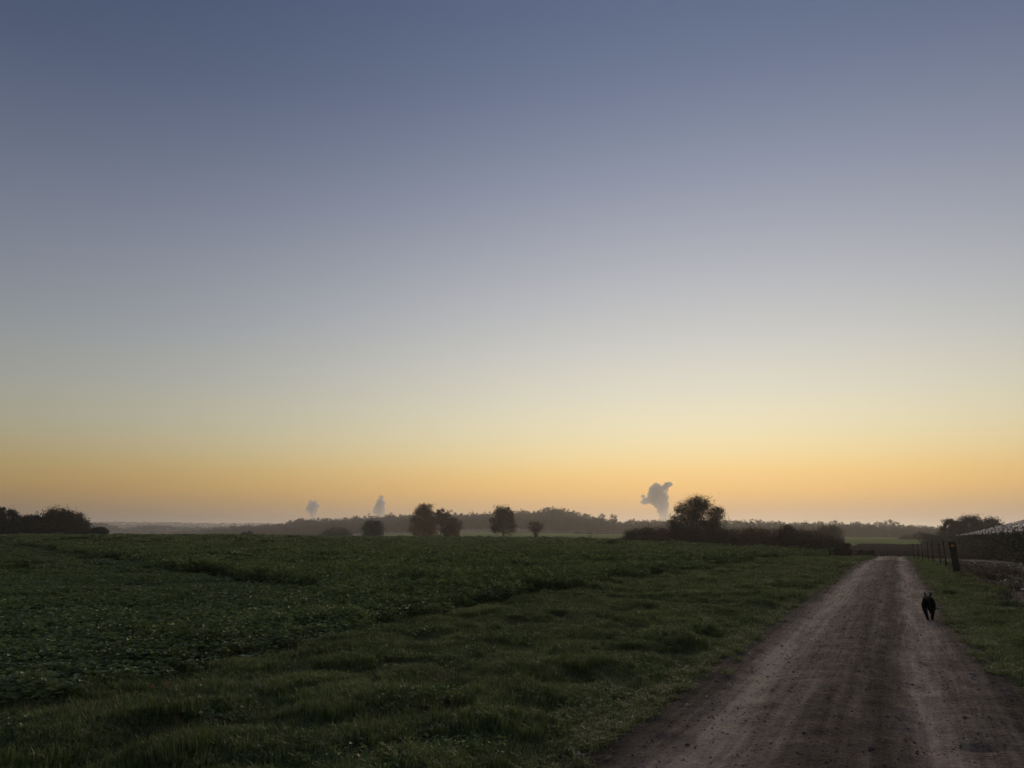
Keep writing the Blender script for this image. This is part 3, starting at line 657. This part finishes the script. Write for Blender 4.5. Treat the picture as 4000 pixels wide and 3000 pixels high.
def tree(name, label, px, d, top_y, width_px, mat, shape=ROUND, clear=.18, cl=90, per=26, leaf=None, seed=1, cat='tree', group=None, z=None, bare=False, fluff=1.0, dz=0.0):
    """trunk and crown; height and width follow from the photo at this distance"""
    base = at(px, d, dz); ppm = F / d
    h = EYE + (HOR - top_y) / ppm - base.z; wd = width_px / ppm
    root = empty(name, base, rnd.uniform(0, 6.28)); rr = random.Random(seed)
    bm = bmesh.new(); limbs(bm, h, max(h * clear, .15), wd * .5, max(.035 * h * .6, .05), rr, 9 if not bare else 14, bare); bm_obj('trunk', bm, M['bark'], root)
    if mat:
        V, Fc = crown(h, wd, h * clear, shape, int(cl * 1.5), int(per * 2.2), (leaf or max(.10, wd * .045)) * .92, seed, fluff)
        obj('crown', np_mesh('crown', V, Fc), M[mat], root)
    tag(root, label, cat, group)
    return root
# left edge of the field
tree('dark_tree', 'dark tree at the far left edge of the picture behind the crop', 18, 214, 1990, 95, 'tree_dark', OVAL, .05, 110, 26, .42, 1)
tree('dark_tree', 'slim pointed dark tree between the two tall trees on the left', 75, 217, 2026, 60, 'tree_dark', OVAL, .03, 70, 24, .38, 2)
tree('dark_tree', 'low dark tree with bare upper twigs left of the big spreading tree', 125, 212, 2022, 100, 'tree_dark', BUSH, .03, 100, 24, .4, 3)
tree('spreading_tree', 'big spreading dark tree, tallest of the group left of the distant valley', 228, 214, 1994, 150, 'tree_olive', ROUND, .06, 170, 28, .42, 4)
tree('dark_tree', 'round bush on the right flank of the big spreading tree', 296, 213, 2036, 85, 'tree_olive', BUSH, .03, 90, 24, .38, 5)
tree('shrub', 'small dark shrub standing alone where the left tree group ends', 384, 213, 2062, 62, 'tree_dark', ROUND, .04, 70, 24, .32, 6, cat='shrub')
tree('shrub', 'low bushes joining the left tree group to the small dark shrub', 345, 215, 2074, 60, 'tree_dark', BUSH, .02, 50, 24, .32, 7, cat='shrub')
tree('shrub', 'low tangle of dark scrub under the leftmost trees', 40, 219, 2040, 170, 'tree_dark', BUSH, .02, 130, 24, .45, 8, cat='shrub')
tree('shrub', 'dark scrub filling the gap under the big spreading tree', 190, 218, 2045, 180, 'tree_dark', BUSH, .02, 130, 24, .45, 9, cat='shrub')
# bushes in the hollow
tree('bush', 'small faint bush, leftmost of those before the distant wood', 852, 420, 2087, 26, 'tree_dark', BUSH, .03, 30, 20, .4, 10, cat='bush', dz=-1)
tree('bush', 'second small faint bush just right of the leftmost one', 880, 420, 2087, 22, 'tree_dark', BUSH, .03, 30, 20, .4, 11, cat='bush', dz=-1)
tree('bush', 'round dark bush peeping over the field edge before the wood', 967, 330, 2076, 46, 'tree_dark', BUSH, .03, 60, 22, .35, 12, cat='bush')
tree('bush', 'broad hazy bush left of the round dark tree', 1315, 420, 2066, 100, 'wood_leaf', BUSH, .03, 110, 22, .5, 13, cat='bush')
tree('round_tree', 'rounded dark tree standing alone left of the orange brown tree', 1458, 290, 2040, 82, 'tree_dark', BUSH, .05, 130, 26, .38, 14)
tree('autumn_tree', 'tall orange brown tree with a ragged top, foliage to the ground', 1655, 265, 1976, 108, 'tree_brown', [(0, .6), (.15, .9), (.4, 1), (.62, .85), (.8, .5), (1, .12)], .04, 190, 28, .34, 15)
tree('slim_tree', 'tree on a thin bare trunk between orange brown and reddish trees', 1722, 272, 1993, 66, 'tree_dark', [(0, .5), (.3, .9), (.7, 1), (1, .6)], .42, 70, 22, .38, 16, fluff=.9)
tree('autumn_bush', 'dark reddish egg shaped bush right of the thin bare trunk', 1764, 258, 2027, 76, 'tree_red', [(0, .55), (.2, .8), (.55, 1), (.8, .8), (1, .3)], .03, 130, 26, .32, 17, cat='bush')
tree('oak_tree', 'olive brown tree with a short visible trunk on the pale pasture', 1966, 232, 1984, 88, 'tree_olive', [(0, .75), (.15, 1), (.35, .95), (.7, .82), (.9, .55), (1, .2)], .2, 130, 28, .32, 18)
tree('pollard_tree', 'small thin crowned tree with an ivy covered trunk right of the olive brown tree', 2092, 205, 2044, 68, 'tree_red', VASE, .42, 60, 12, .22, 19, fluff=1.1)
p = bpy.data.objects['pollard_tree']; bpy.context.view_layer.update()
V, Fc = crown(2.9, 1.7, 0, [(0, .8), (.5, .75), (1, .95)], 40, 24, .2, 77); obj('ivy', np_mesh('ivy', V, Fc), M['tree_dark'], p)
tree('sapling', 'bare young sapling on the pasture left of the hedge', 2307, 160, 2062, 36, None, bare=True, clear=.35, seed=20)
# hedge with the big tree
tree('big_tree', 'large round leafy tree rising above the hedge, glow showing through', 2728, 116, 1949, 194, 'tree_olive', [(0, .75), (.2, .95), (.45, 1), (.7, .88), (.88, .62), (1, .25)], .10, 380, 30, .15, 21, fluff=.8)
tree('side_bush', 'small bush leaning out of the hedge left of the large round tree', 2640, 112, 2040, 62, 'hedge', ROUND, .1, 60, 26, .15, 22, cat='bush')
hp = at(2900, 110); hedge = empty('hedge', hp)
for q, (px, d, ty, wpx, mk) in enumerate([(2487, 121, 2066, 85, 'hedge'), (2535, 119, 2066, 115, 'hedge'), (2600, 117, 2070, 115, 'hedge_red'), (2670, 115, 2068, 115, 'hedge'), (2740, 112, 2068, 115, 'hedge'),
        (2810, 110, 2070, 115, 'hedge'), (2880, 107, 2072, 115, 'hedge'), (2950, 103, 2070, 115, 'hedge_red'), (3005, 100, 2074, 110, 'hedge_red'), (3078, 95, 2052, 66, 'hedge'), (3060, 97, 2092, 100, 'hedge'),
        (3130, 92, 2078, 110, 'hedge'), (3190, 89, 2091, 105, 'hedge'), (3245, 86, 2104, 85, 'hedge'), (3288, 84, 2122, 50, 'hedge')]):
    b = at(px, d); ppm = F / d; h = EYE + (HOR - ty) / ppm - b.z; wd = wpx / ppm * 1.15
    sh = BUSH if q != 9 else [(0, .9), (.4, 1), (.75, .6), (1, .2)]
    V, Fc = crown(h, wd, 0, sh, 150, 55, .14, 200 + q, 1.05)
    o = obj('shrub', np_mesh('shrub', V, Fc), M[mk], hedge); o.location = b - hp
    bm = bmesh.new(); rr = random.Random(300 + q)
    for k in range(16):
        a = rr.uniform(0, 6.28); x0 = Vector((rr.uniform(-.4, .4) * wd, rr.uniform(-.2, .2) * wd, -.1)); e = x0 + Vector((math.cos(a) * .25 * wd, math.sin(a) * .25 * wd, h * rr.uniform(.85, 1.12)))
        tube(bm, [x0, x0.lerp(e, .5) + Vector((rr.uniform(-.1, .1), rr.uniform(-.1, .1), .1)), e], [.03, .018, .004], 4)
    bm_obj('stems', bm, M['bark'], o)
tag(hedge, 'long untrimmed brown hedge at the far end of the crop', 'hedge')
b = at(3370, 86); cut = empty('clipped_hedge', b)
V, Fc = crown(.75, .9, 0, BUSH, 60, 30, .09, 260); V2, F2 = crown(.72, .9, 0, BUSH, 60, 30, .09, 261)
for k in range(3):
    o = obj('shrub', np_mesh('shrub', (V, V2, V)[k], (Fc, F2, Fc)[k]), M['hedge'], cut); o.location = ((k - 1) * .72, .05 * k, 0)
tag(cut, 'low trimmed hedge stub at the end of the track', 'hedge')
tree('field_bush', 'broad hazy bush behind the right end of the hedge', 3240, 230, 2060, 100, 'wood_leaf', BUSH, .03, 120, 24, .3, 23, cat='bush')
tree('field_bush', 'small faint tree on the pale strip left of the orchard trees', 3592, 330, 2079, 44, 'wood_leaf', ROUND, .05, 60, 24, .35, 24)
tree('field_bush', 'low grey bushes on the far strip beside the small faint tree', 3545, 380, 2096, 60, 'wood_leaf', BUSH, .03, 50, 20, .4, 25, cat='bush')
tree('orchard_tree', 'dark rounded tree at the left end of the film covered rows', 3716, 200, 2034, 76, 'tree_dark', ROUND, .05, 120, 26, .3, 26)
tree('orchard_tree', 'wide dark tree rising behind the film roof', 3795, 205, 2023, 130, 'tree_dark', ROUND, .05, 160, 26, .32, 27)
tree('orchard_tree', 'dark tree partly hidden by the film roof on the right', 3872, 210, 2027, 110, 'tree_dark', ROUND, .05, 140, 26, .32, 28)
tree('field_bush', 'dark low bushes below the rounded tree beside the orchard', 3655, 190, 2088, 90, 'tree_dark', BUSH, .02, 90, 24, .26, 29, cat='bush')

# ------------------------------------------------------------------ orchard rows under film
OU = 10.0
def oz(v, a, b_): return a + (b_ - a) * (v - 79.5) / 80.5          # heights fall away with the slope
orow = empty('orchard_row', uvp(OU, 70))
for row, uu in enumerate((OU + .5, OU + 3.9)):
    vv = 50.0; q = 0
    while vv < 160:
        b = uvp(uu, vv); ht = oz(vv, 1.5, .95) - b.z + rnd.uniform(-.25, .2)
        V, Fc = crown(ht, 3.0, 0, [(0, .8), (.3, 1), (.8, .9), (1, .5)], 60 if row == 0 else 34, 30, .16, 400 + row * 50 + q)
        o = obj('fruit_bush', np_mesh('fruit_bush', V, Fc), M['tree_dark'], orow); o.location = b - orow.location
        vv += 2.5; q += 1
tag(orow, 'dense dark rows of fruit bushes on the right below the film roof', 'fruit bushes')
roof = empty('film_roof', uvp(OU, 70)); rp = roof.location
pv = 52.0
while pv < 160:
    b = uvp(OU - .45, pv); bm = bmesh.new(); e = oz(pv, 2.35, 1.45)
    tube(bm, [b - rp, Vector((b.x, b.y, e)) - rp], [.035, .03], 6); bm_obj('post', bm, M['post'], roof); pv += 3.4
NS = 4
vv = np.arange(50, 161, .8)
for s_ in range(NS):
    for side in (0, 1):
        f0, f1 = s_ / NS + .03, (s_ + .66) / NS; Vv = []
        for v in vv:
            e, rg = oz(v, 1.86, 1.30), oz(v, 3.35, 1.78)
            for f in (f0, f1):
                uu = (OU - .3 + 2.4 * f) if side == 0 else (OU + 4.5 - 2.4 * f)
                x, y = to_xy(uu, v); sag = .08 * math.sin(v * 1.3 + s_ * 1.7) + .06 * math.sin(v * .63 + s_ * 2.9 + f * 3)
                Vv.append((x - rp.x, y - rp.y, e + (rg - e) * f + sag - rp.z))
        Fv = [(2 * i, 2 * i + 1, 2 * i + 3, 2 * i + 2) for i in range(len(vv) - 1)]
        obj('film_strip', np_mesh('film_strip', np.array(Vv), np.array(Fv), True), M['film'], roof)
for f in (0, 1):
    bm = bmesh.new(); pts = [Vector((*to_xy(OU - .3 + 2.4 * f, v), oz(v, 1.86, 1.30) if f == 0 else oz(v, 3.37, 1.80))) - rp for v in np.arange(50, 161, 3)]
    tube(bm, pts, [.03] * len(pts), 4); bm_obj('wire', bm, M['post'], roof)
tag(roof, 'sloping roof of pale plastic film strips on posts over the orchard at right', 'film roof')

# ------------------------------------------------------------------ woodland on the hills
def wood_crown(seed, quads, leaf):
    r = np.random.default_rng(seed); sh = [(0, .7), (.3, 1), (.6, .92), (.82, .7), (1, .25)]
    return crown(1.0, .78, 0.0, sh, quads // 14, 14, leaf, seed, .8)
wood_src = [source('wood_tree', *wood_crown(500 + i, 1300, .055), M['wood_leaf']) for i in range(5)]
wood_far = [source('wood_tree', *wood_crown(510 + i, 260, .13), M['wood_leaf']) for i in range(3)]
WPX = np.array([-800, 0, 480, 700, 800, 870, 960, 1010, 1110, 1170, 1300, 1420, 1540, 1700, 1850, 2000, 2060, 2165, 2270, 2330, 2420, 2620, 2850, 3050, 3300, 3500, 3600, 3700, 4000, 5000.])
WTOP = np.array([2100, 2100, 2092, 2078, 2067, 2060, 2051, 2050, 2043, 2028, 2024, 2020, 2012, 2006, 2003, 2000, 1995, 1985, 2002, 2018, 2033, 2029, 2033, 2037, 2040, 2042, 2052, 2056, 2060, 2062.])
WD0 = np.interp(WPX, [-800, 480, 700, 850, 1000, 1120, 1300, 1600, 1850, 2100, 2200, 2330, 2450, 2700, 3000, 3300, 3700, 5000], [1150, 1150, 1080, 1020, 960, 900, 840, 780, 740, 690, 670, 650, 640, 610, 600, 590, 570, 560])
P_, S_, I_ = [], [], []
r = np.random.default_rng(600)
for row in range(9):
    px = -700.0
    while px < 4800:
        d = np.interp(px, WPX, WD0) + row * 30 + r.uniform(-10, 14); x = (px - 2000) / F * CP * d
        z = float(terrain(np.array([x]), np.array([d]))[0]); want = EYE + (HOR - np.interp(px, WPX, WTOP)) * d / F
        h = np.clip(want - z, 9, 30) * (.64 + .050 * row) * r.uniform(.83, 1.06)
        if row > 3 and r.random() < .08: h *= r.uniform(1.05, 1.16)
        P_.append((x, d, z - .3)); S_.append((h * r.uniform(.75, 1.1), h * r.uniform(.75, 1.1), h)); I_.append(r.integers(0, 5))
        px += (6.2 + r.uniform(-1.5, 2.5)) * F / d
for d0, lo, hi, step, hh in ((1700, -400, 1500, 13, 14), (1780, -400, 1500, 12, 14), (1850, -400, 1500, 12, 14), (1920, -400, 1500, 12, 14), (3200, -300, 1900, 18, 14), (3300, -300, 1900, 18, 14), (3400, -300, 1900, 18, 14)):
    px = float(lo)
    while px < hi:
        d = d0 + r.uniform(-30, 30); x = (px - 2000) / F * CP * d; z = float(terrain(np.array([x]), np.array([d]))[0]); h = hh * r.uniform(.8, 1.1)
        P_.append((x, d, z - .5)); S_.append((h * 2.4, h * 2.0, h * .9)); I_.append(5 + r.integers(0, 3)); px += step * F / d * r.uniform(.6, 1.3)
n = len(P_)
scatter('woodland', np.array(P_), np.stack([np.zeros(n), np.zeros(n), r.uniform(0, 6.28, n)], -1), np.array(S_), np.array(I_), wood_src + wood_far,
        'dusky autumn woodland covering the ridge and hills beyond the fields', 'woodland')
# tall bare crowns on the skyline
for q, (px, d, ty, wpx, lab) in enumerate([(2185, 690, 1988, 70, 'airy tree topping the wood at its highest point'), (2350, 660, 2008, 32, 'small airy tree left of the grey cloud on the skyline'), (2398, 655, 2012, 30, 'small dark tree just left of the grey cloud on the skyline'),
        (2930, 620, 2022, 60, 'bare feathery tree on the skyline right of the large round tree'), (3157, 610, 2021, 36, 'bare fan shaped tree standing up from the right skyline'), (3395, 600, 2036, 36, 'bare low tree on the skyline above the end of the track')]):
    tree('skyline_tree', lab, px, d, ty, wpx, 'wood_leaf' if q < 3 else None, ROUND, .45, 40, 14, .5, 700 + q, bare=(q >= 3), fluff=1.1)

# ------------------------------------------------------------------ steam clouds far beyond the hills
def cloud(name, label, blobs, d, seed):
    rr = random.Random(seed); bm = bmesh.new(); k = d / F
    X0 = (blobs[0][0] - 2000) * k * CP; root = Vector((X0, d, 0))
    for (px, py, r_) in blobs:
        c = Vector(((px - 2000) * k * CP - X0, rr.uniform(-.5, .5) * r_ * k, EYE + (HOR - py) * k))
        bmesh.ops.create_icosphere(bm, subdivisions=2, radius=r_ * k, matrix=Matrix.Translation(c))
        for j in range(int(5 + r_ * .6)):
            a = Vector((rr.gauss(0, 1), rr.gauss(0, 1), rr.gauss(0, 1))).normalized()
            bmesh.ops.create_icosphere(bm, subdivisions=2, radius=r_ * k * rr.uniform(.18, .4), matrix=Matrix.Translation(c + a * r_ * k * .9))
    o = bm_obj(name, bm, M['steam'], None, root, True)
    rm = o.modifiers.new('merge', 'REMESH'); rm.mode = 'VOXEL'; rm.voxel_size = 7.0
    tx = bpy.data.textures.new('billows', 'CLOUDS'); tx.noise_scale = 38; tx.noise_depth = 4
    dm = o.modifiers.new('billow', 'DISPLACE'); dm.texture = tx; dm.strength = 36; dm.mid_level = .5
    tag(o, label, 'cloud', 'steam clouds on the horizon')
    return o
cloud('steam_cloud', 'tallest grey steam cloud, left of the large round tree',
      [(2575, 1975, 20), (2562, 1903, 10), (2574, 1899, 9), (2583, 1903, 7), (2556, 1918, 14), (2574, 1917, 17), (2592, 1916, 13), (2603, 1908, 12), (2613, 1901, 13), (2624, 1897, 10), (2631, 1901, 6), (2610, 1914, 9), (2548, 1934, 13), (2566, 1938, 20), (2588, 1938, 19), (2606, 1932, 9),
       (2546, 1952, 14), (2560, 1960, 19), (2582, 1960, 22), (2602, 1953, 13), (2612, 1944, 7), (2534, 1960, 14), (2521, 1963, 12), (2510, 1966, 7), (2517, 1944, 8), (2526, 1950, 5), (2604, 1972, 14), (2590, 1985, 17), (2604, 1990, 13), (2585, 2000, 15), (2600, 2006, 14), (2594, 2022, 14), (2595, 2038, 11), (2596, 2052, 8)], 9500, 1)
cloud('steam_cloud', 'narrow pointed grey steam cloud above the wood in the middle',
      [(1480, 1985, 13), (1480, 1945, 6), (1487, 1946, 6), (1484, 1955, 9), (1474, 1963, 8), (1486, 1966, 11), (1497, 1968, 6), (1476, 1976, 12), (1490, 1980, 10), (1468, 1990, 11), (1492, 1994, 11), (1464, 2002, 11), (1480, 2004, 14), (1494, 2008, 9), (1479, 2020, 13), (1479, 2036, 9)], 9800, 2)
cloud('steam_cloud', 'small broad grey steam cloud, leftmost of the three',
      [(1215, 1984, 13), (1204, 1964, 6), (1212, 1966, 6), (1220, 1965, 6), (1229, 1961, 5), (1205, 1976, 9), (1222, 1976, 11), (1236, 1978, 7), (1246, 1979, 4), (1200, 1988, 10), (1230, 1988, 10), (1194, 1996, 6), (1212, 1999, 13), (1228, 2001, 9), (1218, 2013, 11), (1218, 2028, 8)], 10200, 3)

# ------------------------------------------------------------------ the dog
def dog(loc, rz):
    J = [ # x right, y forward, z up, radius x, radius z
        ('pelvis', 0, 0, .400, .106, .092), ('loin', 0, .14, .400, .096, .088), ('chest', 0, .31, .375, .100, .115), ('withers', 0, .40, .385, .080, .095), ('neck', 0, .48, .385, .060, .062), ('skull', .01, .56, .395, .076, .070), ('muzzle', .012, .65, .355, .032, .030), ('nose', .012, .70, .35, .022, .02),
        ('hipL', -.062, -.005, .33, .072, .082), ('kneeL', -.074, .035, .235, .056, .060), ('hockL', -.058, -.085, .135, .033, .034), ('footL', -.038, -.055, .035, .030, .028), ('toeL', -.038, -.015, .020, .034, .020),
        ('hipR', .062, .01, .33, .072, .082), ('kneeR', .072, .10, .235, .056, .060), ('hockR', .056, .01, .145, .033, .034), ('footR', .036, .055, .035, .030, .028), ('toeR', .036, .10, .020, .034, .020),
        ('shL', -.065, .36, .30, .045, .05), ('elL', -.066, .37, .22, .032, .034), ('wrL', -.052, .45, .11, .022, .022), ('pawL', -.05, .475, .022, .024, .02),
        ('shR', .065, .36, .30, .045, .05), ('elR', .066, .31, .22, .032, .034), ('wrR', .052, .27, .10, .022, .022), ('pawR', .05, .26, .022, .024, .02),
        ('earLb', -.034, .545, .430, .034, .022), ('earLt', -.046, .535, .505, .008, .005), ('earRb', .056, .545, .430, .034, .022), ('earRt', .072, .535, .505, .008, .005),
        ('tail1', .004, -.075, .385, .032, .032), ('tail2', .010, -.115, .30, .042, .036), ('tail3', .014, -.115, .21, .036, .032), ('tail4', .018, -.115, .13, .010, .010)]
    E_ = [('pelvis', 'loin'), ('loin', 'chest'), ('chest', 'withers'), ('withers', 'neck'), ('neck', 'skull'), ('skull', 'muzzle'), ('muzzle', 'nose'), ('pelvis', 'hipL'), ('hipL', 'kneeL'), ('kneeL', 'hockL'), ('hockL', 'footL'), ('footL', 'toeL'),
          ('pelvis', 'hipR'), ('hipR', 'kneeR'), ('kneeR', 'hockR'), ('hockR', 'footR'), ('footR', 'toeR'), ('chest', 'shL'), ('shL', 'elL'), ('elL', 'wrL'), ('wrL', 'pawL'), ('chest', 'shR'), ('shR', 'elR'), ('elR', 'wrR'), ('wrR', 'pawR'),
          ('skull', 'earLb'), ('earLb', 'earLt'), ('skull', 'earRb'), ('earRb', 'earRt'), ('pelvis', 'tail1'), ('tail1', 'tail2'), ('tail2', 'tail3'), ('tail3', 'tail4')]
    ix = {j[0]: i for i, j in enumerate(J)}
    m = bpy.data.meshes.new('dog'); m.from_pydata([j[1:4] for j in J], [(ix[a], ix[b]) for a, b in E_], []); m.update()
    o = obj('dog', m, M['fur'])
    sk = o.modifiers.new('skin', 'SKIN'); sk.use_smooth_shade = True; sk.branch_smoothing = .6
    for i, j in enumerate(J):
        m.skin_vertices[0].data[i].radius = (j[4], j[5]); m.skin_vertices[0].data[i].use_root = (i == 0)
    ss = o.modifiers.new('subsurf', 'SUBSURF'); ss.levels = 2; ss.render_levels = 2
    dp = bpy.data.textures.new('fur_tufts', 'CLOUDS'); dp.noise_scale = .03
    dm = o.modifiers.new('coat', 'DISPLACE'); dm.texture = dp; dm.strength = .022; dm.mid_level = .5
    o.location = loc; o.rotation_euler = (0, 0, rz)
    tag(o, 'black dog with pricked ears walking away along the dirt track', 'dog')
    return o
x, dd = gp(3634, 2424); u0, v0 = to_uv(x, dd)
dog(Vector((x, dd, float(terrain(np.array([x]), np.array([dd]))[0]) + float(track_h(np.array([u0]), np.array([v0]))[0]) + .002)), -TA - R(1))
# a stick on the track
for (px, py, ln, a, lab) in ((3668, 2381, .30, .1, 'thin dark twig lying on the track right of the dog'),):
    x, dd = gp(px, py); u0, v0 = to_uv(x, dd); z = float(terrain(np.array([x]), np.array([dd]))[0] + track_h(np.array([u0]), np.array([v0]))[0])
    bm = bmesh.new(); tube(bm, [(-ln / 2, 0, .006), (-.03, .015, .012), (ln / 2, .02 + a * .1, .006)], [.007, .009, .004], 6)
    tag(bm_obj('twig', bm, M['bark'], None, (x, dd, z)), lab, 'twig')

# ------------------------------------------------------------------ haze
bm = bmesh.new(); bmesh.ops.create_cube(bm, size=1)
for v in bm.verts: v.co = Vector((v.co.x * 17200, v.co.y * 17200, -62 + (v.co.z + .5) * 146))
hz = bm_obj('haze', bm, None); hm = bpy.data.materials.new('haze'); hm.use_nodes = True; hn = hm.node_tree
hn.nodes.remove(hn.nodes['Principled BSDF']); pvn = hn.nodes.new('ShaderNodeVolumePrincipled')
pvn.inputs['Color'].default_value = (.97, .96, .98, 1); pvn.inputs['Density'].default_value = 1.95e-4; pvn.inputs['Anisotropy'].default_value = .6
hn.links.new(pvn.outputs[0], hn.nodes['Material Output'].inputs['Volume']); hz.data.materials.append(hm)
tag(hz, kind='stuff', label='thin grey evening haze over the fields and hills', cat='haze')
